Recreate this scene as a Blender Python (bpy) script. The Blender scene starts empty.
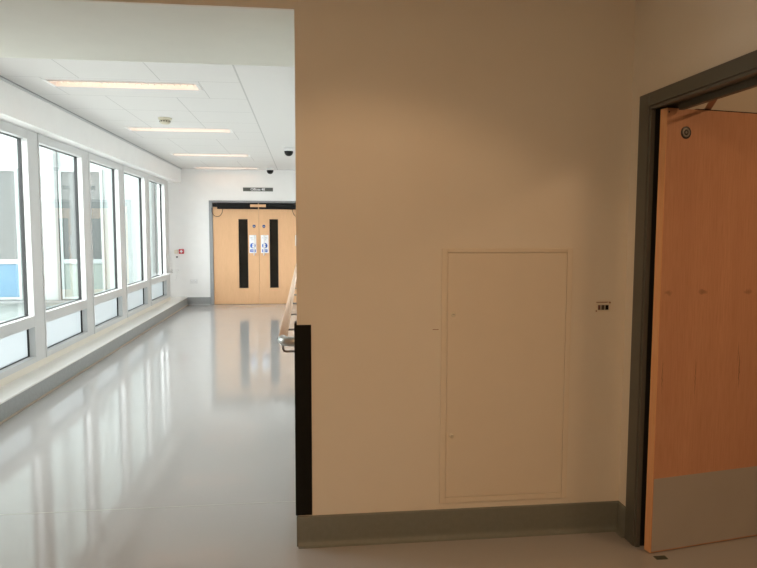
import bpy, bmesh, math, random
from mathutils import Vector, Matrix
random.seed(3)
scene = bpy.context.scene
COL = scene.collection

# ------------------------------------------------------------------ materials
def new_mat(name):
    m = bpy.data.materials.new(name); m.use_nodes = True
    nt = m.node_tree
    return m, nt, nt.nodes['Principled BSDF']

def N(nt, kind, **kw):
    n = nt.nodes.new(kind)
    for k, v in kw.items():
        setattr(n, k, v)
    return n

def math_node(nt, op, a, b=None, clamp=False):
    n = N(nt, 'ShaderNodeMath', operation=op, use_clamp=clamp)
    for i, v in enumerate((a, b)):
        if v is None: continue
        if isinstance(v, (int, float)): n.inputs[i].default_value = v
        else: nt.links.new(v, n.inputs[i])
    return n.outputs[0]

def mix_col(nt, fac, a, b):
    n = N(nt, 'ShaderNodeMix', data_type='RGBA')
    if isinstance(fac, (int, float)): n.inputs['Factor'].default_value = fac
    else: nt.links.new(fac, n.inputs['Factor'])
    for key, v in ((6, a), (7, b)):
        if isinstance(v, tuple): n.inputs[key].default_value = v + (1,) if len(v) == 3 else v
        else: nt.links.new(v, n.inputs[key])
    return n.outputs[2]

def simple(name, col, rough=.5, metal=0., spec=.5, var=.03, scale=6., bump=0.):
    """flat paint / plastic / metal with a faint procedural mottling"""
    m, nt, b = new_mat(name)
    tc = N(nt, 'ShaderNodeTexCoord')
    no = N(nt, 'ShaderNodeTexNoise'); no.inputs['Scale'].default_value = scale; no.inputs['Detail'].default_value = 3
    nt.links.new(tc.outputs['Object'], no.inputs['Vector'])
    lo = tuple(c * (1 - var) for c in col); hi = tuple(min(1, c * (1 + var)) for c in col)
    nt.links.new(mix_col(nt, no.outputs['Fac'], lo, hi), b.inputs['Base Color'])
    b.inputs['Roughness'].default_value = rough; b.inputs['Metallic'].default_value = metal
    b.inputs['Specular IOR Level'].default_value = spec
    if bump:
        n2 = N(nt, 'ShaderNodeTexNoise'); n2.inputs['Scale'].default_value = 220
        nt.links.new(tc.outputs['Object'], n2.inputs['Vector'])
        bp = N(nt, 'ShaderNodeBump'); bp.inputs['Strength'].default_value = bump; bp.inputs['Distance'].default_value = .002
        nt.links.new(n2.outputs['Fac'], bp.inputs['Height']); nt.links.new(bp.outputs['Normal'], b.inputs['Normal'])
    return m

def wood(name, c1, c2, c3, rough=.4, blemish=False):
    m, nt, b = new_mat(name)
    tc = N(nt, 'ShaderNodeTexCoord')
    mp = N(nt, 'ShaderNodeMapping'); mp.inputs['Scale'].default_value = (1, 1, .05)
    nt.links.new(tc.outputs['Object'], mp.inputs['Vector'])
    n1 = N(nt, 'ShaderNodeTexNoise'); n1.inputs['Scale'].default_value = 9; n1.inputs['Detail'].default_value = 4
    n2 = N(nt, 'ShaderNodeTexNoise'); n2.inputs['Scale'].default_value = 150; n2.inputs['Detail'].default_value = 5
    for n in (n1, n2): nt.links.new(mp.outputs['Vector'], n.inputs['Vector'])
    r1 = N(nt, 'ShaderNodeValToRGB'); r1.color_ramp.elements[0].position = .3; r1.color_ramp.elements[1].position = .7
    r1.color_ramp.elements[0].color = c1 + (1,); r1.color_ramp.elements[1].color = c2 + (1,)
    nt.links.new(n1.outputs['Fac'], r1.inputs['Fac'])
    f = math_node(nt, 'MULTIPLY', math_node(nt, 'SUBTRACT', n2.outputs['Fac'], .42, True), 2.2, True)
    out = mix_col(nt, f, r1.outputs['Color'], c3)
    if blemish:  # three pale cathedral knots with splits below them, at their places on the leaf
        sep = N(nt, 'ShaderNodeSeparateXYZ'); nt.links.new(tc.outputs['Object'], sep.inputs[0])
        nz = N(nt, 'ShaderNodeTexNoise'); nz.inputs['Scale'].default_value = 40
        nt.links.new(tc.outputs['Object'], nz.inputs['Vector'])
        wob = math_node(nt, 'MULTIPLY', math_node(nt, 'SUBTRACT', nz.outputs['Fac'], .5), .03)
        tot = None
        for (kx, kz, sx, sz, amt) in ((.045, 1.225, .024, .012, .42), (.238, 1.225, .03, .014, .5), (.50, 1.218, .03, .014, .42),
                                      (.03, .84, .0022, .09, .75), (.215, .82, .0022, .11, .72), (.47, .845, .003, .10, .85),
                                      (.46, .93, .0018, .06, .6)):
            dx = math_node(nt, 'DIVIDE', math_node(nt, 'SUBTRACT', math_node(nt, 'ADD', sep.outputs['X'], math_node(nt, 'MULTIPLY', wob, .4)), kx), sx)
            dz = math_node(nt, 'DIVIDE', math_node(nt, 'SUBTRACT', math_node(nt, 'ADD', sep.outputs['Z'], wob), kz), sz)
            d = math_node(nt, 'ADD', math_node(nt, 'MULTIPLY', dx, dx), math_node(nt, 'MULTIPLY', dz, dz))
            v = math_node(nt, 'MULTIPLY', math_node(nt, 'SUBTRACT', 1., d, True), amt)
            tot = v if tot is None else math_node(nt, 'MAXIMUM', tot, v)
        out = mix_col(nt, tot, out, tuple(c * .28 for c in c3))
    nt.links.new(out, b.inputs['Base Color'])
    b.inputs['Roughness'].default_value = rough
    b.inputs['Specular IOR Level'].default_value = .35
    return m

M = {}
M['white_wall'] = simple('white_wall_paint', (.90, .90, .895), .6, bump=.05)
M['cream_wall'] = simple('cream_wall_paint', (.78, .74, .66), .55, bump=.08, var=.02)
M['cream_panel'] = simple('cream_panel_paint', (.76, .70, .60), .4, var=.03)
M['white_frame'] = simple('white_window_frame', (.64, .655, .66), .35)
M['white_sill'] = simple('white_sill', (.82, .81, .78), .4)
M['cream_sill'] = simple('cream_sill_strip', (.80, .76, .68), .5)
M['plaster'] = simple('ceiling_plaster', (.79, .79, .78), .7)
M['soffit'] = simple('soffit_paint', (.78, .79, .73), .6)
M['gasket_gap_shade'] = simple('black_rubber_gap_shade', (.012, .014, .015), .5)  # real rubber on the windows, painted shade on the near door lining
M['black'] = simple('black_plastic', (.006, .006, .006), .5, spec=.2)
M['guard'] = simple('black_corner_guard', (.006, .0065, .006), .7, spec=.2)
M['grey_skirt'] = simple('grey_coved_vinyl', (.33, .34, .34), .5, var=.12, scale=30)
M['cove_skirt'] = simple('grey_green_coved_vinyl', (.185, .20, .18), .5, var=.12, scale=40)
M['pivot'] = simple('pivot_cover', (.05, .058, .042), .5)
M['weld'] = simple('vinyl_weld', (.50, .49, .47), .35)
M['tan'] = simple('tan_sealant', (.46, .38, .29), .6)
M['frame_grey'] = simple('grey_door_frame', (.30, .31, .32), .45)
M['frame_dark'] = simple('dark_grey_door_frame', (.105, .108, .097), .42, var=.08)
M['steel'] = simple('brushed_steel', (.47, .46, .44), .30, metal=1., var=.06, scale=40)
M['kick'] = simple('satin_kick_plate', (.58, .555, .52), .45, metal=.45, var=.08, scale=3)
M['chrome_dark'] = simple('dark_steel_rod', (.20, .18, .17), .35, metal=1.)
M['brass'] = simple('brown_metal_arm', (.34, .19, .12), .4, metal=.3)
M['white_plastic'] = simple('white_plastic', (.80, .80, .80), .35)
M['beige_plastic'] = simple('beige_plastic', (.62, .58, .46), .45)
M['beige_pale'] = simple('pale_beige_plastic', (.78, .74, .62), .45)
M['plate_grey'] = simple('grey_label_strip', (.42, .42, .37), .4)
M['red'] = simple('red_plastic', (.62, .03, .05), .4)
M['dark_red'] = simple('dark_red_block', (.10, .014, .012), .5)
M['dark_grey'] = simple('dark_grey_block', (.06, .055, .05), .5)
M['sign_grey'] = simple('grey_sign', (.105, .11, .10), .5)
M['sign_white'] = simple('sign_white', (.88, .89, .92), .45)
M['sign_blue'] = simple('sign_blue', (.015, .12, .55), .4)
M['disc_blue'] = simple('disc_blue', (.012, .075, .30), .4)
M['sign_text'] = simple('sign_grey_text', (.50, .52, .56), .5)
M['disc_dark'] = simple('dark_disc', (.045, .043, .045), .35)
M['disc_light'] = simple('silver_disc', (.30, .29, .27), .35, metal=.5)
M['beech'] = wood('beech_veneer', (.74, .445, .245), (.78, .475, .265), (.68, .395, .21))
M['beech_near'] = wood('beech_veneer_red', (.62, .325, .20), (.68, .365, .225), (.56, .28, .16), rough=.36, blemish=True)
M['lipping'] = wood('beech_lipping', (.80, .44, .23), (.82, .48, .26), (.72, .37, .18))
M['rail_wood'] = wood('pale_rail_wood', (.72, .52, .38), (.76, .56, .42), (.64, .44, .31), rough=.35)
M['dark_glass'] = simple('dark_vision_glass', (.016, .015, .012), .10, spec=.3, var=.6, scale=3)
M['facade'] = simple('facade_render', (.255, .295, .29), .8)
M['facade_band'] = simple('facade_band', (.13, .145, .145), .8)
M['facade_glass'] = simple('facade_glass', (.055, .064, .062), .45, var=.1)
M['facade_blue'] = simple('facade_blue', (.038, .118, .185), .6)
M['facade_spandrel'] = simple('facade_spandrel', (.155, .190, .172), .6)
M['ground'] = simple('courtyard_paving', (.5, .5, .48), .8)

# vinyl floor: pale grey sheet, polished and a little uneven
m, nt, b = new_mat('polished_vinyl_floor')
tc = N(nt, 'ShaderNodeTexCoord')
n1 = N(nt, 'ShaderNodeTexNoise'); n1.inputs['Scale'].default_value = 260; n1.inputs['Detail'].default_value = 3
n2 = N(nt, 'ShaderNodeTexNoise'); n2.inputs['Scale'].default_value = 1.6; n2.inputs['Detail'].default_value = 5
n3 = N(nt, 'ShaderNodeTexNoise'); n3.inputs['Scale'].default_value = 3.2; n3.inputs['Detail'].default_value = 2
for n in (n1, n2, n3): nt.links.new(tc.outputs['Object'], n.inputs['Vector'])
c0 = mix_col(nt, n1.outputs['Fac'], (.305, .30, .295), (.455, .447, .438))
c0 = mix_col(nt, math_node(nt, 'MULTIPLY', math_node(nt, 'SUBTRACT', n2.outputs['Fac'], .5, True), .5), c0, (.35, .335, .305))
nt.links.new(c0, b.inputs['Base Color'])
rr = N(nt, 'ShaderNodeMapRange'); rr.inputs['From Min'].default_value = .3; rr.inputs['From Max'].default_value = .7
rr.inputs['To Min'].default_value = .05; rr.inputs['To Max'].default_value = .13
nt.links.new(n2.outputs['Fac'], rr.inputs['Value']); nt.links.new(rr.outputs['Result'], b.inputs['Roughness'])
bp = N(nt, 'ShaderNodeBump'); bp.inputs['Strength'].default_value = .10; bp.inputs['Distance'].default_value = .01
nt.links.new(n3.outputs['Fac'], bp.inputs['Height']); nt.links.new(bp.outputs['Normal'], b.inputs['Normal'])
b.inputs['Specular IOR Level'].default_value = .5
M['floor'] = m

# ceiling tiles: white with thin grey joints at world positions
m, nt, b = new_mat('ceiling_tiles')
tc = N(nt, 'ShaderNodeTexCoord'); sp = N(nt, 'ShaderNodeSeparateXYZ'); nt.links.new(tc.outputs['Object'], sp.inputs[0])
PY, Y0 = .685, 5.60
row = math_node(nt, 'DIVIDE', math_node(nt, 'SUBTRACT', sp.outputs['Y'], Y0 - 10 * PY), PY)
fr = math_node(nt, 'FRACT', row)
ly = math_node(nt, 'GREATER_THAN', math_node(nt, 'ABSOLUTE', math_node(nt, 'SUBTRACT', fr, .5)), .5 - .0042 / PY)
odd = math_node(nt, 'LESS_THAN', math_node(nt, 'ABSOLUTE', math_node(nt, 'SUBTRACT', math_node(nt, 'MODULO', math_node(nt, 'FLOOR', row), 4.), 2.)), .5)
lx = None
for px, want in ((-1.81, 0), (-1.17, 0), (-2.12, 1), (-.865, 1)):
    v = math_node(nt, 'LESS_THAN', math_node(nt, 'ABSOLUTE', math_node(nt, 'SUBTRACT', sp.outputs['X'], px)), .0036)
    v = math_node(nt, 'MULTIPLY', v, odd if want else math_node(nt, 'SUBTRACT', 1., odd))
    lx = v if lx is None else math_node(nt, 'MAXIMUM', lx, v)
line = math_node(nt, 'MAXIMUM', ly, lx)
inx = math_node(nt, 'LESS_THAN', sp.outputs['X'], -.525)
line = math_node(nt, 'MULTIPLY', line, inx)
edge = math_node(nt, 'LESS_THAN', math_node(nt, 'ABSOLUTE', math_node(nt, 'SUBTRACT', sp.outputs['X'], -.518)), .007)
line = math_node(nt, 'MAXIMUM', line, edge)
nt.links.new(mix_col(nt, line, (.705, .70, .69), (.50, .50, .49)), b.inputs['Base Color'])
b.inputs['Roughness'].default_value = .8
M['tiles'] = m

def glass(name, tint, rough, mode):
    m = bpy.data.materials.new(name); m.use_nodes = True
    nt = m.node_tree; nt.nodes.remove(nt.nodes['Principled BSDF'])
    out = nt.nodes['Material Output']
    g = N(nt, 'ShaderNodeBsdfGlossy'); g.inputs['Roughness'].default_value = rough
    lw = N(nt, 'ShaderNodeLayerWeight'); lw.inputs['Blend'].default_value = .5      # Schlick reflectance, same on both faces
    fz = math_node(nt, 'ADD', math_node(nt, 'MULTIPLY', math_node(nt, 'POWER', lw.outputs['Facing'], 5.), .8), .03)
    if mode == 'clear':
        t = N(nt, 'ShaderNodeBsdfTransparent'); t.inputs['Color'].default_value = tint + (1,)
    else:
        t = N(nt, 'ShaderNodeBsdfTranslucent'); t.inputs['Color'].default_value = tint + (1,)
    mx = N(nt, 'ShaderNodeMixShader')
    nt.links.new(fz, mx.inputs[0]); nt.links.new(t.outputs[0], mx.inputs[1]); nt.links.new(g.outputs[0], mx.inputs[2])
    nt.links.new(mx.outputs[0], out.inputs['Surface'])
    return m
M['glass'] = glass('clear_window_glass', (.972, .99, .987), .0, 'clear')
M['frosted'] = glass('frosted_window_film', (.43, .455, .465), .35, 'frost')

def emit(name, col, s):
    m, nt, b = new_mat(name)
    b.inputs['Base Color'].default_value = (.9, .9, .9, 1)
    b.inputs['Emission Color'].default_value = col + (1,); b.inputs['Emission Strength'].default_value = s
    return m
M['tube'] = emit('warm_fluorescent_tube', (1., .56, .32), 4.6)

# ------------------------------------------------------------------ mesh helpers
class MB:
    """collects shapes of several materials into one mesh object"""
    def __init__(s): s.bm = bmesh.new(); s.mats = []
    def mi(s, m):
        if m not in s.mats: s.mats.append(m)
        return s.mats.index(m)
    def box(s, a, b, m, bevel=0., seg=2):
        a = Vector(a); b = Vector(b)
        lo = Vector((min(a[i], b[i]) for i in range(3))); hi = Vector((max(a[i], b[i]) for i in range(3)))
        t = bmesh.new(); bmesh.ops.create_cube(t, size=1.)
        for v in t.verts: v.co = Vector(((hi[i] + lo[i]) / 2 + v.co[i] * (hi[i] - lo[i]) for i in range(3)))
        if bevel: bmesh.ops.bevel(t, geom=t.edges[:], offset=bevel, segments=seg, profile=.5, affect='EDGES')
        return s._take(t, m)
    def _take(s, t, m, smooth=False, mat=None):
        i = s.mi(m)
        if mat is not None: bmesh.ops.transform(t, matrix=mat, verts=t.verts[:])
        bmesh.ops.recalc_face_normals(t, faces=t.faces[:])
        mp = {v: s.bm.verts.new(v.co) for v in t.verts}
        for f in t.faces:
            try:
                nf = s.bm.faces.new([mp[v] for v in f.verts]); nf.material_index = i; nf.smooth = smooth or f.smooth
            except ValueError: pass
        t.free(); return s
    def lathe(s, prof, m, origin=(0, 0, 0), axis=(0, 0, 1), seg=32):
        """prof = [(radius, height)...] spun about axis"""
        t = bmesh.new(); rings = []
        for r, h in prof:
            if r < 1e-6: rings.append([t.verts.new((0, 0, h))])
            else: rings.append([t.verts.new((r * math.cos(2 * math.pi * k / seg), r * math.sin(2 * math.pi * k / seg), h)) for k in range(seg)])
        for a, b in zip(rings, rings[1:]):
            for k in range(seg):
                q = (k + 1) % seg
                if len(a) == 1 and len(b) == 1: continue
                if len(a) == 1: t.faces.new((a[0], b[k], b[q]))
                elif len(b) == 1: t.faces.new((a[k], a[q], b[0]))
                else: t.faces.new((a[k], a[q], b[q], b[k]))
        q = Vector((0, 0, 1)).rotation_difference(Vector(axis).normalized()).to_matrix().to_4x4()
        return s._take(t, m, True, Matrix.Translation(origin) @ q)
    def tube(s, pts, r, m, seg=14):
        pts = [Vector(p) for p in pts]; t = bmesh.new(); rings = []
        up = None
        for i, p in enumerate(pts):
            d = (pts[min(i + 1, len(pts) - 1)] - pts[max(i - 1, 0)]).normalized()
            if up is None: up = d.orthogonal().normalized()
            up = (up - d * up.dot(d)).normalized(); sd = d.cross(up)
            rings.append([t.verts.new(p + r * (math.cos(2 * math.pi * k / seg) * up + math.sin(2 * math.pi * k / seg) * sd)) for k in range(seg)])
        for a, b in zip(rings, rings[1:]):
            for k in range(seg): t.faces.new((a[k], a[(k + 1) % seg], b[(k + 1) % seg], b[k]))
        t.faces.new(rings[0]); t.faces.new(rings[-1][::-1])
        return s._take(t, m, True)
    def prism(s, prof, axis, a, b, m):
        """extrude a 2-D outline along axis ('x','y','z') from a to b"""
        t = bmesh.new()
        def P(u, v, w): return {'x': (w, u, v), 'y': (u, w, v), 'z': (u, v, w)}[axis]
        A = [t.verts.new(P(u, v, a)) for u, v in prof]; B = [t.verts.new(P(u, v, b)) for u, v in prof]
        n = len(prof); t.faces.new(A); t.faces.new(B[::-1])
        for k in range(n): t.faces.new((A[k], A[(k + 1) % n], B[(k + 1) % n], B[k]))
        return s._take(t, m)
    def text(s, body, size, m, mat):
        cu = bpy.data.curves.new('tmp', 'FONT'); cu.body = body; cu.size = size; cu.extrude = .0015; cu.offset = .0012
        cu.align_x = 'CENTER'; cu.align_y = 'CENTER'
        o = bpy.data.objects.new('tmp', cu); COL.objects.link(o)
        dg = bpy.context.evaluated_depsgraph_get(); me = bpy.data.meshes.new_from_object(o.evaluated_get(dg))
        t = bmesh.new(); t.from_mesh(me); bpy.data.objects.remove(o); bpy.data.curves.remove(cu); bpy.data.meshes.remove(me)
        return s._take(t, m, False, mat)
    def build(s, name, parent=None, kind=None, origin=None):
        if origin is not None: bmesh.ops.translate(s.bm, vec=-Vector(origin), verts=s.bm.verts[:])
        me = bpy.data.meshes.new(name); s.bm.to_mesh(me); s.bm.free()
        for m in s.mats: me.materials.append(M[m])
        o = bpy.data.objects.new(name, me); COL.objects.link(o)
        if origin is not None: o.location = origin
        if parent is not None: o.parent = parent
        if kind: o['kind'] = kind
        return o

def box(name, a, b, m, bevel=0., parent=None, kind=None):
    return MB().box(a, b, m, bevel).build(name, parent, kind)
def empty(name, loc, rz=0., kind=None):
    o = bpy.data.objects.new(name, None); COL.objects.link(o); o.location = loc; o.rotation_euler = (0, 0, rz)
    o.empty_display_size = .1
    if kind: o['kind'] = kind
    return o
def tag(o, label, cat, group=None):
    o['label'] = label; o['category'] = cat
    if group: o['group'] = group
    return o
FACE_S = Matrix.Rotation(math.radians(90), 4, 'X')      # text standing up, read from -Y

# ------------------------------------------------------------------ key dimensions (metres)
WY = 2.983          # partition face
EX = -.035          # its free end
RX = 1.571          # right wall face
FY = 13.36          # far wall face
CZ = 2.74           # corridor ceiling
NZ = 2.78           # near ceiling
SZ = 2.489          # soffit of the opening
GX, FX = -2.65, -2.58   # window glass, window frame face
HX = -2.43          # bulkhead over windows
PX = -2.36          # plinth face

# ------------------------------------------------------------------ shell
box('floor', (-2.78, -3.2, -.12), (4.4, FY + 1.7, 0), 'floor', kind='structure')
S = 'structure'
# partition that fills the right of the picture, carried over the opening as a downstand
w = MB()
w.box((EX, WY, 0), (4.4, WY + .20, 2.95), 'cream_wall')
w.box((-2.78, WY, SZ), (EX, WY + .02, 2.95), 'cream_wall')
w.build('wall_back', kind=S)
box('trim_1', (-2.78, WY + .02, SZ), (.03, 4.0, 2.95), 'soffit', kind=S)            # deep soffit of the opening
# right wall round the doorway
J0, J1 = 2.817, 1.83       # structural opening
w = MB()
w.box((RX, J0, 0), (RX + .13, WY, 2.95), 'cream_wall')
w.box((RX, J1, 2.085), (RX + .13, J0, 2.95), 'cream_wall')
w.box((RX, -3.2, 0), (RX + .13, J1, 2.95), 'cream_wall')
w.build('wall_right', kind=S)
box('wall_rear', (-2.78, -3.35, 0), (4.4, -3.2, 2.95), 'cream_wall', kind=S)
box('wall_side_room', (4.4, -3.35, 0), (4.55, WY + .2, 2.95), 'cream_wall', kind=S)
w = MB()
w.box((-2.78, -3.2, 0), (-2.62, 3.5, 2.95), 'cream_wall')
w.box((-2.78, 3.5, 0), (-2.60, 3.5 + .02, 2.95), 'white_wall')
w.build('wall_left_front', kind=S)
box('ceiling_front', (-2.78, -3.35, NZ), (4.55, WY, NZ + .12), 'cream_wall', kind=S)
# corridor
box('wall_corridor', (.03, WY + .20, 0), (.20, FY + .12, 2.95), 'white_wall', kind=S)
DL, DR, DM, DH = -1.828, -.020, -.908, 2.065
w = MB()
w.box((-2.78, FY, 0), (DL - .005, FY + .12, 2.95), 'white_wall')
w.box((DL - .005, FY, DH + .01), (.03, FY + .12, 2.95), 'white_wall')
w.build('wall_far', kind=S)
box('wall_sky_block', (-2.78, FY + 1.6, 0), (.4, FY + 1.7, 2.95), 'dark_grey', kind=S)  # added dark walls, unseen, block the sky showing under the far doors
box('wall_sky_block', (-2.78, FY + .12, 0), (-2.68, FY + 1.6, 2.95), 'dark_grey', kind=S)
box('wall_sky_block', (.3, FY + .12, 0), (.4, FY + 1.6, 2.95), 'dark_grey', kind=S)
box('wall_left_far', (-2.78, 12.80, 0), (-2.70, FY, 2.95), 'white_wall', kind=S)
# ceiling with four light openings
LX0, LX1 = -2.135, -.875
ROWS = [(5.665, 5.935), (8.11, 8.38), (10.75, 11.02), (12.93, 13.20)]
w = MB(); y = 4.0
for a, b_ in ROWS:
    w.box((-2.78, y, CZ), (.03, a, CZ + .02), 'tiles')
    w.box((-2.78, a, CZ), (LX0, b_, CZ + .02), 'tiles'); w.box((LX1, a, CZ), (.03, b_, CZ + .02), 'tiles')
    y = b_
w.box((-2.78, y, CZ), (.03, FY, CZ + .02), 'tiles')
w.box((-2.78, 4.0, 2.93), (.4, FY + 1.7, 2.97), 'plaster')
w.build('ceiling', kind=S)
# bulkhead over the windows and its edge angle under the ceiling
box('wall_left_bulkhead', (-2.78, 4.0, 2.45), (HX, FY, CZ), 'white_wall', kind=S)
w = MB(); w.box((HX, 4.0, CZ - .022), (HX + .012, FY, CZ), 'white_frame'); w.box((HX + .012, 4.0, CZ - .006), (HX + .022, FY, CZ), 'frame_grey')
w.build('trim_2', kind=S)
# plinth under the windows: grey skirting face, white ledge, cream strip
w = MB(); w.box((-2.72, 3.5, .012), (PX, FY, .147), 'grey_skirt'); w.box((-2.72, 3.5, 0), (PX + .012, FY, .012), 'tan')
w.build('baseboard_left', kind=S)
w = MB(); w.box((-2.72, 3.5, .147), (PX + .004, FY, .163), 'white_sill', .004); w.box((-2.72, 3.5, .163), (FX - .004, 12.8, .23), 'cream_sill')
w.build('trim_3', kind=S)
# skirtings with a rounded cove foot
def skirt_prof(face, sgn, h):
    p = [(face, 0), (face, h), (face + sgn * .006, h - .001), (face + sgn * .008, h - .006), (face + sgn * .008, .03)]
    for k in range(5):
        a = math.radians(90 * k / 4); p.append((face + sgn * (.008 + .022 * (1 - math.cos(a))), .03 - .028 * math.sin(a)))
    p.append((face + sgn * .03, 0)); return p
w = MB(); w.prism(skirt_prof(WY, -1, .147), 'x', EX + .0, RX, 'cove_skirt')
w.prism([(EX - .008, WY - .008), (EX, WY - .008), (EX, WY + .20), (EX - .008, WY + .20)], 'z', 0, .147, 'cove_skirt')
w.build('baseboard_back', kind=S)
MB().prism(skirt_prof(RX, -1, .147), 'y', 2.886, WY - .009, 'cove_skirt').build('baseboard_right', kind=S)
MB().prism(skirt_prof(.03, -1, .155), 'y', WY + .2, FY, 'grey_skirt').build('baseboard_corridor', kind=S)
MB().prism(skirt_prof(FY, -1, .155), 'x', PX, DL - .072, 'grey_skirt').build('baseboard_far', kind=S)
# weld seam across the vinyl sheet
G = lambda px: None
box('trim_4', (-2.34, 3.495, 0), (.02, 3.4985, .0008), 'weld', kind=S)

# ------------------------------------------------------------------ windows (1.5 m grid)
nw = 0
for a in (3.74, 5.24, 6.74, 8.24, 9.74, 11.24):
    nw += 1
    e = a + 1.235
    f = MB()
    f.box((-2.672, a - .265, .23), (FX, a - .028, 2.45), 'white_frame', .004)
    f.box((-2.672, a - .028, .23), (FX + .006, a, 2.45), 'white_frame', .004)
    for z0, z1 in ((.23, .286), (.575, .681), (2.363, 2.45)):
        f.box((-2.672, a, z0), (FX, e, z1), 'white_frame', .003)
    if nw == 6: f.box((-2.672, e, .23), (FX, 12.8, 2.45), 'white_frame', .004)
    f = f.build('window_%d' % nw, kind=S)
    for nm, z0, z1, mt in (('upper_pane', .681, 2.363, 'glass'), ('lower_pane', .286, .575, 'frosted')):
        p = box(nm, (GX - .012, a, z0), (GX - .004, e, z1), mt, parent=f)
        if nm == 'lower_pane': p['label'] = 'frosted pale blue-white lower pane'
        g = MB(); t = .006; x0, x1 = GX - .02, GX + .012
        g.box((x0, a, z0), (x1, a + t, z1), 'gasket_gap_shade'); g.box((x0, e - t, z0), (x1, e, z1), 'gasket_gap_shade')
        g.box((x0, a + t, z0), (x1, e - t, z0 + t), 'gasket_gap_shade'); g.box((x0, a + t, z1 - t), (x1, e - t, z1), 'gasket_gap_shade')
        g.build('glazing_gasket', parent=f)
# loose tail of white stay cord hanging off the last transom
o = empty('window_stay', (FX + .01, 12.35, .69))
MB().box((-.045, -.05, -.008), (.055, .43, .012), 'white_plastic', .006).build('stay_arm', o)
MB().lathe([(0, 0), (.02, 0), (.022, .03), (.016, .06), (0, .062)], 'white_plastic', (.03, .40, .012)).build('stay_knob', o)
tag(o, 'white stay arm lying along the transom of the farthest window', 'window stay')

# ------------------------------------------------------------------ recessed ceiling lights
WH = ['second ceiling light from the camera, just past the round smoke detector',
      'third ceiling light from the camera, with the far dome camera to its right beyond',
      'farthest ceiling light, right up against the wall above the double doors']
WH = ['nearest recessed warm fluorescent ceiling light, its louvre plainly seen before the smoke detector'] + WH
for i, (a, b_) in enumerate(ROWS):
    o = empty('ceiling_light', ((LX0 + LX1) / 2, (a + b_) / 2, CZ))
    hx, hy = (LX1 - LX0) / 2 - .001, (b_ - a) / 2 - .001
    h = MB()
    h.box((-hx, -hy, .085), (hx, hy, .09), 'white_plastic')
    h.box((-hx, -hy, -.003), (hx, -hy + .012, .085), 'white_plastic'); h.box((-hx, hy - .012, -.003), (hx, hy, .085), 'white_plastic')
    h.box((-hx, -hy + .012, -.003), (-hx + .03, hy - .012, .085), 'white_plastic'); h.box((hx - .03, -hy + .012, -.003), (hx, hy - .012, .085), 'white_plastic')
    h.build('housing', o)
    MB().tube([(-hx + .035, .02, .055), (hx - .035, .02, .055)], .013, 'tube').build('lamp_tube', o)
    l = MB()
    l.prism([(-.060, .0), (-.054, .0), (-.030, .05), (-.034, .05)], 'x', -hx + .03, hx - .03, 'white_plastic')
    n = 22
    for k in range(n):
        x = -hx + .06 + (2 * hx - .12) * k / (n - 1)
        l.prism([(-.054, .003), (.03, .003), (.02, .03), (-.034, .03)], 'x', x - .001, x + .001, 'white_plastic')
    l.build('louvre', o)
    tag(o, WH[i], 'ceiling light', 'recessed ceiling lights along the corridor')

# smoke detector
o = empty('smoke_detector', (-1.51, 7.42, CZ))
MB().lathe([(0, 0), (.072, 0), (.072, -.014), (.066, -.02), (0, -.02)], 'beige_plastic').build('base', o)
d = MB().lathe([(.05, -.02), (.05, -.028), (.056, -.032), (.056, -.05), (.040, -.066), (.012, -.07), (0, -.07)], 'beige_plastic')
for k in range(12):
    a = 2 * math.pi * k / 12; c, s_ = math.cos(a) * .054, math.sin(a) * .054
    d.box((c - .005, s_ - .005, -.046), (c + .005, s_ + .005, -.034), 'dark_grey')
d.build('sensor_head', o)
tag(o, 'round beige smoke detector on the tiled ceiling beside the second light', 'smoke detector')

# dome cameras
for (x, y, lab) in ((-.215, 9.85, 'dark dome camera on a pale square mount, high beside the dim partition edge'),
                    (-.650, 12.95, 'dark dome camera at the far end of the ceiling, above the grey door sign')):
    o = empty('dome_camera', (x, y, CZ))
    MB().box((-.07, -.07, -.045), (.07, .07, 0), 'white_plastic', .006).build('mount', o)
    MB().lathe([(.066, -.045), (.066, -.056), (.062, -.075), (.05, -.098), (.03, -.113), (0, -.118)], 'black').build('dome', o)
    tag(o, lab, 'security camera', 'dome cameras on the corridor ceiling')

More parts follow.
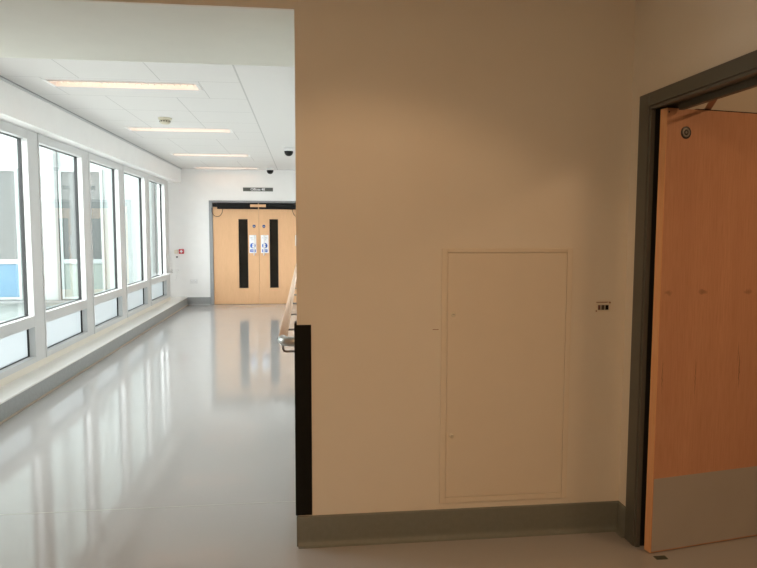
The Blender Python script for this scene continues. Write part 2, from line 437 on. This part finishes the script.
# ------------------------------------------------------------------ far double doors
d2 = MB()
d2.box((DL - .07, FY - .03, 0), (DL, FY + .10, 2.115), 'frame_grey', .004)
d2.box((DR, FY - .03, 0), (.03, FY + .10, 2.115), 'frame_grey', .004)
d2.box((DL, FY - .03, DH + .005), (DR, FY + .10, 2.115), 'frame_grey', .004)
d2 = d2.build('door_2', kind=S)
d2['label'] = 'grey framed pale beech double doors at the far end of the corridor'
LY = FY - .005      # leaf front
for sg, x0, x1 in ((-1, DL + .003, DM - .002), (1, DM + .002, DR - .003)):
    side = 'left' if sg < 0 else 'right'
    v0, v1 = (-1.317, -1.135) if sg < 0 else (-.695, -.523)
    vz0, vz1 = .337, 1.742
    lf = MB()
    y0, y1 = LY, LY + .044
    lf.box((x0, y0, .006), (v0, y1, DH), 'beech'); lf.box((v1, y0, .006), (x1, y1, DH), 'beech')
    lf.box((v0, y0, .006), (v1, y1, vz0), 'beech'); lf.box((v0, y0, vz1), (v1, y1, DH), 'beech')
    lf = lf.build('door_leaf', d2)
    lf['label'] = side + ' leaf of pale beech'
    vp = MB()
    vp.box((v0, y0 + .018, vz0), (v1, y0 + .026, vz1), 'dark_glass')
    for (p, q) in (((v0, vz0), (v0 + .013, vz1)), ((v1 - .013, vz0), (v1, vz1)), ((v0 + .013, vz0), (v1 - .013, vz0 + .013)), ((v0 + .013, vz1 - .013), (v1 - .013, vz1))):
        vp.box((p[0], y0 - .006, p[1]), (q[0], y1 + .006, q[1]), 'black')
    vp.build('vision_panel', lf)
    # blue mandatory disc
    cx = DM + sg * .098
    MB().lathe([(0, 0), (.030, 0), (.030, .003), (0, .003)], 'disc_blue', (cx, LY, 1.6), (0, -1, 0)).box((cx - .019, LY - .005, 1.593), (cx + .019, LY - .003, 1.601), 'sign_white').build('fire_door_disc', lf)
    # white notice with grey words, blue roundel and blue caption
    sx0, sx1 = (-1.105, -.965) if sg < 0 else (-.872, -.718)
    sc = (sx0 + sx1) / 2
    sn = MB().box((sx0, LY - .003, 1.052), (sx1, LY, 1.42), 'sign_white')
    for k, (wd, z) in enumerate(((.10, 1.362), (.06, 1.322))):
        sn.box((sc - wd / 2, LY - .0038, z - .007), (sc - .006, LY - .003, z + .007), 'sign_text')
        sn.box((sc + .004, LY - .0038, z - .007), (sc + wd / 2, LY - .003, z + .007), 'sign_text')
    sn.lathe([(0, 0), (.054, 0), (.054, .0012), (0, .0012)], 'sign_blue', (sc, LY - .003, 1.205), (0, -1, 0))
    sn.lathe([(0, 0), (.014, 0), (.014, .001), (0, .001)], 'sign_white', (sc, LY - .0042, 1.232), (0, -1, 0))
    sn.prism([(sc - .016, 1.165), (sc + .016, 1.165), (sc + .010, 1.216), (sc - .010, 1.216)], 'y', LY - .0052, LY - .0042, 'sign_white')
    sn.box((sc - .055, LY - .0042, 1.072), (sc + .055, LY - .003, 1.128), 'sign_blue')
    sn.box((sc - .042, LY - .005, 1.106), (sc + .042, LY - .0042, 1.113), 'sign_white'); sn.box((sc - .034, LY - .005, 1.088), (sc + .034, LY - .0042, 1.095), 'sign_white')
    sn.build('notice', lf)
    # white pull handle standing off the leaf
    hxp = DM + sg * .098
    MB().tube([(hxp, LY, 1.40), (hxp, LY - .045, 1.405), (hxp, LY - .06, 1.39), (hxp, LY - .06, 1.03), (hxp, LY - .045, 1.015), (hxp, LY, 1.02)], .012, 'white_plastic', 10).build('pull_handle', lf)
    # cable loop to the leaf from the operator
    cxl = -1.735 if sg < 0 else -.115
    pts = []
    for k in range(17):
        a = math.pi * k / 16
        pts.append((cxl - .108 * math.cos(a) * (1 if sg < 0 else -1), LY - .035, 1.93 - .14 * math.sin(a)))
    pts = [(pts[0][0], LY - .035, 1.97)] + pts + [(pts[-1][0], LY - .035, 1.955)]
    MB().tube(pts, .005, 'black', 8).build('cable_loop', lf)
# overhead operator, one case per leaf, and the wooden block over the meeting edge
for x0, x1 in ((DL + .10, DM - .012), (DM + .012, DR - .06)):
    op = MB()
    op.box((x0, FY - .085, 1.955), (x1, FY - .008, 2.066), 'black', .006)
    xa = DL + .01 if x0 < -1 else x0; xb = x1 if x0 < -1 else DR - .01
    op.box((x0 if x0 < -1 else x0, FY - .07, 1.945), (x1, FY - .02, 1.955), 'black')
    if x0 < -1: op.box((DL + .01, FY - .08, 1.985), (x0, FY - .01, 2.06), 'black', .004)
    else: op.box((x1, FY - .08, 1.985), (DR - .005, FY - .01, 2.06), 'black', .004)
    op.build('door_operator', d2)
MB().box((DM - .164, FY - .10, 1.984), (DM + .150, FY - .0855, 2.040), 'beech', .004).build('centre_block', d2)
box('push_plate', (-.175, LY - .004, 1.20), (-.075, LY, 1.42), 'white_plastic', .001, parent=d2)

# sign over the doors
o = empty('door_sign', (-.917, FY, 2.344))
MB().box((-.30, -.012, -.037), (.30, 0, .037), 'sign_grey', .002).build('sign_plate', o)
MB().text('Offices 48', .070, 'sign_white', Matrix.Translation((-.005, -.0125, 0)) @ FACE_S).build('sign_lettering', o)
tag(o, 'dark grey sign with white lettering above the far double doors', 'sign')

# fire call point, its beige neighbour, key switch, socket
o = empty('fire_call_point', (-2.457, FY, 1.087))
MB().box((-.049, -.03, -.047), (.049, .002, .047), 'red', .006).build('case', o)
MB().box((-.012, -.034, -.030), (.012, -.03, .030), 'sign_white').box((-.030, -.034, -.010), (-.012, -.03, .012), 'sign_white').box((.012, -.034, -.010), (.030, -.03, .012), 'sign_white').build('white_glass', o)
tag(o, 'small red fire call point with a white cross shape on far wall', 'fire alarm')
o = MB().box((-.04, -.03, -.038), (.03, 0, .038), 'beige_pale', .006).build('wall_sounder'); o.location = (-2.555, FY, 1.08)
tag(o, 'pale beige wall box immediately left of the red call point', 'wall box')
o = MB().lathe([(0, 0), (.018, 0), (.018, .018), (.012, .024), (0, .024)], 'sign_grey', (0, 0, 0), (0, -1, 0)).build('key_switch'); o.location = (-2.548, FY, .975)
tag(o, 'tiny dark round key switch below the beige wall box', 'switch')
o = empty('wall_socket', (-2.228, FY, .476))
MB().box((-.074, -.012, -.043), (.074, 0, .043), 'white_plastic', .004).build('face_plate', o)
for sx in (-.036, .036):
    MB().box((sx - .012, -.0145, .012), (sx + .012, -.012, .030), 'sign_white', .001).build('rocker', o)
    w = MB()
    w.box((sx - .003, -.0128, -.004), (sx + .003, -.012, .006), 'sign_text'); w.box((sx - .013, -.0128, -.022), (sx - .007, -.012, -.018), 'sign_text'); w.box((sx + .007, -.0128, -.022), (sx + .013, -.012, -.018), 'sign_text')
    w.build('pin_holes', o)
tag(o, 'white double power socket low on far wall left of the doors', 'socket')
o = empty('blind_cord_box', (-2.60, FY, .70))
MB().box((.0, -.03, -.02), (.075, 0, .025), 'white_wall', .008).build('box', o)
MB().tube([(.055, -.03, -.02), (.05, -.032, -.08), (.035, -.03, -.16), (.01, -.03, -.2)], .005, 'white_plastic', 8).build('cord', o)
tag(o, 'small off-white wall box with hanging cord in the corner by the last window', 'wall box')

# ------------------------------------------------------------------ handrail
HRX, HRZ = -.112, .945
o = empty('handrail', (.03, 3.24, HRZ))
def loc(p): return tuple(Vector(p) - Vector((.03, 3.24, HRZ)))
MB().tube([loc((HRX, 3.30, HRZ)), loc((HRX, 11.5, HRZ))], .0235, 'rail_wood', 20).build('wooden_rail', o)
p = [(HRX, 3.31, HRZ)]
for k in range(9):
    a = math.radians(90 * k / 8); p.append((HRX + .06 * (1 - math.cos(a)), 3.29 - .06 * math.sin(a), HRZ))
p.append((.03, 3.23, HRZ))
e = MB().tube([loc(q) for q in p], .024, 'steel', 20).build('end_return', o); e['label'] = 'bent steel end returning to the wall'
for y in (3.262, 4.0, 4.73, 5.47, 6.2, 6.93, 7.66, 8.4, 9.13):
    xo = HRX + (.004 if y < 3.3 else 0)
    zr = HRZ - .02; zb = HRZ - .055
    MB().tube([loc((xo, y, zr)), loc((xo, y, zb + .014)), loc((xo + .004, y, zb + .004)), loc((xo + .014, y, zb)), loc((.03, y, zb))], .0062, 'chrome_dark', 10).build('bracket', o)
tag(o, 'pale wooden handrail with a bent steel end, showing past the dim wall edge', 'handrail')

# ------------------------------------------------------------------ things on the partition
o = MB().box((EX - .010, WY - .006, .152), (EX + .066, WY, 1.066), 'guard', .0015).box((EX - .012, WY - .004, .152), (EX, WY + .07, 1.074), 'guard', .0015).build('corner_guard')
tag(o, 'black corner guard strip on the free edge of the cream wall', 'corner guard')

o = empty('access_panel', (.97, WY, .178))
X0, X1, Z0, Z1 = .648, 1.293, .178, 1.421
def L(x, y, z): return (x - .97, y - WY, z - .178)
fr = MB(); t = .027
fr.box(L(X0, WY - .006, Z0), L(X0 + t, WY, Z1), 'cream_panel', .0015); fr.box(L(X1 - t, WY - .006, Z0), L(X1, WY, Z1), 'cream_panel', .0015)
fr.box(L(X0 + t, WY - .006, Z0), L(X1 - t, WY, Z0 + t), 'cream_panel', .0015); fr.box(L(X0 + t, WY - .006, Z1 - t + .008), L(X1 - t, WY, Z1), 'cream_panel', .0015)
fr.build('panel_frame', o)
MB().box(L(X0 + t + .003, WY - .004, Z0 + t + .003), L(X1 - t - .003, WY, Z1 - t + .004), 'cream_panel', .001).build('panel_door', o)
for z in (1.108, .515):
    MB().lathe([(0, 0), (.0125, 0), (.0125, .002), (.009, .005), (0, .005)], 'beige_pale', L(.706, WY - .004, z), (0, -1, 0)).box(L(.700, WY - .0098, z - .001), L(.712, WY - .0088, z + .001), 'dark_grey').build('lock', o)
tag(o, 'cream painted access panel set flush in the dim cream wall', 'access panel')

o = empty('wall_indicator', (1.457, WY, 1.134))
pl = MB().box((-.037, -.004, -.024), (.037, 0, .021), 'cream_panel', .0015)
pl.box((-.036, -.0052, .0215), (.020, 0, .0245), 'brass'); pl.box((-.029, -.0046, -.015), (.026, -.004, .010), 'plate_grey')
pl.box((.028, -.005, .017), (.036, 0, .025), 'brass'); pl.box((-.038, -.0055, -.024), (-.034, 0, -.016), 'brass')
pl.build('plate', o)
for x0, x1, mt in ((-.0275, -.0195, 'dark_red'), (-.010, .003, 'dark_grey'), (.010, .0245, 'black')):
    MB().box((x0, -.007, -.014), (x1, -.004, .009), mt, .001).build('indicator_block', o)
tag(o, 'small cream plate with three dark blocks on wall left of near doorway', 'wall plate')

box('trim_5', (.607, WY - .0010, 1.033), (.636, WY + .001, 1.036), 'brass', kind=S)   # short scuff of a joint beside the panel

# ------------------------------------------------------------------ near doorway
d1 = MB()
JF, JI = 2.885, 2.802        # outer and inner edge of the far jamb face
NF, NI = 1.762, 1.847        # near jamb
HZ0, HZ1 = 2.067, 2.128
xa = RX - .016
for (y0, y1) in ((JF, JI), (NI, NF)):
    d1.box((xa, y0, 0), (RX, y1, HZ1), 'frame_dark', .003)
d1.box((xa, JI, HZ0), (RX, NI, HZ1), 'frame_dark', .003)
d1.box((RX, J0, 0), (RX + .13, JI, HZ0 + .011), 'gasket_gap_shade'); d1.box((RX, NI, 0), (RX + .13, J1, HZ0 + .011), 'gasket_gap_shade')  # lining blackened as seal and as painted shade of the hinge gap
d1.box((RX, JI, HZ0), (RX + .13, NI, HZ0 + .011), 'frame_dark')
# rebate bead
d1.box((xa + .006, JI, 0), (RX + .012, JI - .014, HZ0), 'frame_dark', .002); d1.box((xa + .006, NI, 0), (RX + .012, NI + .014, HZ0), 'frame_dark', .002)
d1.box((xa + .006, JI - .014, HZ0 - .014), (RX + .012, NI + .014, HZ0), 'frame_dark', .002)
# head stop behind the closing line
d1.box((RX + .075, JI - .09, HZ0 - .030), (RX + .10, NI, HZ0), 'frame_dark', .002)
d1 = d1.build('door_1', kind=S)
d1['label'] = 'dark grey framed doorway with an open reddish wood door'
# leaf hung open into the side room
ang = math.atan2(.109, .627)
lf0 = (1.597, 2.722, 0)
DWD, DTH = .93, .041
def local(o_):
    o_.parent = d1; o_.location = lf0; o_.rotation_euler = (0, 0, ang); return o_
leaf = MB()
leaf.box((.004, 0, .004), (DWD, DTH, 2.048), 'beech_near', .001)
leaf.box((0, .0005, .004), (.004, DTH - .0005, 2.0475), 'lipping')
leaf = local(leaf.build('door_leaf'))
leaf['label'] = 'reddish beech leaf standing open'
k = MB().box((.006, -.0016, .010), (DWD - .004, 0, .360), 'kick', .0006).build('kick_plate', leaf); k['label'] = 'satin steel kick plate'
MB().lathe([(0, 0), (.0275, 0), (.0275, .002), (.024, .003), (0, .003)], 'disc_dark', (.106, 0, 1.944), (0, -1, 0)).lathe([(.012, .003), (.020, .003), (.020, .0036), (.012, .0036), (.012, .003)], 'disc_light', (.106, 0, 1.944), (0, -1, 0)).lathe([(0, .003), (.006, .003), (.006, .0038), (0, .0038)], 'disc_light', (.106, 0, 1.944), (0, -1, 0)).build('fire_door_disc', leaf)
MB().lathe([(0, 0), (.004, 0), (.004, .0006), (0, .0006)], 'black', (.012, 0, 2.030), (0, -1, 0)).build('screw_hole', leaf)
box('top_seal', (.165, .004, 2.048), (DWD - .02, DTH - .004, 2.053), 'black', parent=leaf)
# closer arm from the frame head down to the top of the leaf
p0 = Vector((1.668, 2.490, 2.050)); p1 = Vector((1.838, 2.800, 2.058))
dv = (p1 - p0); sd = Vector((dv.y, -dv.x, 0)).normalized() * .013
t_ = bmesh.new()
vs = [t_.verts.new(q + s * sd + Vector((0, 0, z))) for z in (-.003, .003) for q, s in ((p0, 1), (p0, -1), (p1, -1), (p1, 1))]
t_.faces.new(vs[:4]); t_.faces.new(vs[4:][::-1])
for i in range(4): t_.faces.new((vs[i], vs[(i + 1) % 4], vs[4 + (i + 1) % 4], vs[4 + i]))
arm = MB(); arm._take(t_, 'brass')
arm.lathe([(0, -.008), (.014, -.008), (.014, .02), (0, .02)], 'brass', tuple(p0)); arm = arm.build('closer_arm', d1); arm['label'] = 'brown closer arm over the leaf'
# floor pivot plate under the hinge corner
pv = box('floor_pivot', (1.600, 2.668, 0), (1.655, 2.698, .003), 'pivot', .0008, parent=d1); pv['label'] = 'dark floor pivot plate'

# ------------------------------------------------------------------ outside
box('ground', (-40, -12, -.6), (-2.76, 15, -.5), 'ground', kind=S)
BY = 15.0
w = MB()
w.box((-40, BY, -.5), (-2.9, BY + 3, 9), 'facade')
w.box((-5.42, BY - .09, -.04), (-5.365, BY, 9), 'facade_band'); w.box((-3.37, BY - .09, -.04), (-3.31, BY, 9), 'facade_band')
w.box((-9.0, BY - .3, -.08), (-2.9, BY, -.04), 'facade_band')
w = w.build('neighbouring_building')
for (x0, x1) in ((-8.2, -6.25), (-5.29, -4.48)):
    f = MB()
    for (p, q) in (((x0 - .06, -.02), (x0, 2.85)), ((x1, -.02), (x1 + .06, 2.85)), ((x0, 2.79), (x1, 2.85)), ((x0, .77), (x1, .87)), ((x0, -.02), (x1, .03))):
        f.box((p[0], BY - .06, p[1]), (q[0], BY, q[1]), 'facade', .004)
    f = f.build('facade_window', w)
    if x0 < -6:
        box('window_glass', (x0, BY - .03, .87), (x1, BY, 2.79), 'facade_glass', parent=f)
        box('spandrel', (x0, BY - .03, .03), (x1, BY, .77), 'facade_blue', parent=f)['label'] = 'pale blue spandrel panel'
    else:
        box('window_glass', (x0, BY - .03, .87), (x1, BY, 2.79), 'facade_glass', parent=f)
        box('spandrel', (x0, BY - .03, .03), (x1, BY, .77), 'facade_spandrel', parent=f)
tag(w, 'white rendered building with grey windows seen through the corridor windows', 'building')

# ------------------------------------------------------------------ light
wd = bpy.data.worlds.new('overcast_sky'); scene.world = wd; wd.use_nodes = True
nt = wd.node_tree; bg = nt.nodes['Background']
tc = N(nt, 'ShaderNodeTexCoord'); sx = N(nt, 'ShaderNodeSeparateXYZ'); nt.links.new(tc.outputs['Generated'], sx.inputs[0])
rp = N(nt, 'ShaderNodeValToRGB'); rp.color_ramp.elements[0].position = .45; rp.color_ramp.elements[0].color = (.93, .95, .95, 1)
rp.color_ramp.elements[1].position = 1.; rp.color_ramp.elements[1].color = (1., 1., .99, 1)
nt.links.new(sx.outputs['Z'], rp.inputs['Fac']); nt.links.new(rp.outputs['Color'], bg.inputs['Color'])
bg.inputs['Strength'].default_value = 9.1

def light(name, kind, loc_, energy, col, rot=(0, 0, 0), **kw):
    d = bpy.data.lights.new(name, kind); d.energy = energy; d.color = col
    for k_, v in kw.items(): setattr(d, k_, v)
    o_ = bpy.data.objects.new(name, d); COL.objects.link(o_); o_.location = loc_; o_.rotation_euler = rot
    return o_
# sampling portals in the window openings (they give no light of their own)
for a in (3.74, 5.24, 6.74, 8.24, 9.74, 11.24):
    p = light('window_portal', 'AREA', (-2.80, a + .63, 1.32), 1., (1, 1, 1), (0, math.radians(-90), 0), shape='RECTANGLE', size=2.1, size_y=1.27)
    p.data.cycles.is_portal = True
WARM = (1., .62, .34)
light('downlight', 'SPOT', (.28, 2.07, NZ - .02), 19, WARM, spot_size=math.radians(116), spot_blend=.12, shadow_soft_size=.2)
light('rear_warm_fill', 'AREA', (-.25, -.3, NZ - .01), 46, WARM, shape='DISK', size=1.1)  # added fill, no fitting: warm ambient light for the foreground
light('side_room_fill', 'AREA', (3.0, 1.4, NZ - .01), 16, WARM, shape='DISK', size=.5)  # added unseen fill that brightens the room behind the open door

# ------------------------------------------------------------------ camera (solved from the photograph's vanishing points)
f_px, pit, yaw, rol = 641.96, .081693, .115738, .00243
right = Vector((math.cos(yaw), -math.sin(yaw), 0))
fw = Vector((math.sin(yaw) * math.cos(pit), math.cos(yaw) * math.cos(pit), -math.sin(pit)))
up = right.cross(fw)
r2 = right * math.cos(rol) + up * math.sin(rol); u2 = -right * math.sin(rol) + up * math.cos(rol)
cd = bpy.data.cameras.new('camera'); cam = bpy.data.objects.new('camera', cd); COL.objects.link(cam)
cd.sensor_fit = 'HORIZONTAL'; cd.sensor_width = 36; cd.lens = 36 * f_px / 757; cd.clip_start = .02
mw = Matrix.Identity(4)
for i in range(3): mw[i][0] = r2[i]; mw[i][1] = u2[i]; mw[i][2] = -fw[i]
mw[0][3], mw[1][3], mw[2][3] = 0, 0, 1.5
cam.matrix_world = mw
scene.camera = cam

vs_ = scene.view_settings
scene.display_settings.display_device = 'sRGB'
vs_.view_transform = 'Standard'; vs_.look = 'None'; vs_.gamma = 1.; vs_.use_curve_mapping = False; vs_.exposure = 0.
cy = scene.cycles
cy.use_denoising = True; cy.max_bounces = 10; cy.diffuse_bounces = 6; cy.glossy_bounces = 4; cy.transparent_max_bounces = 12
cy.caustics_reflective = False; cy.caustics_refractive = False; cy.sample_clamp_indirect = 6.
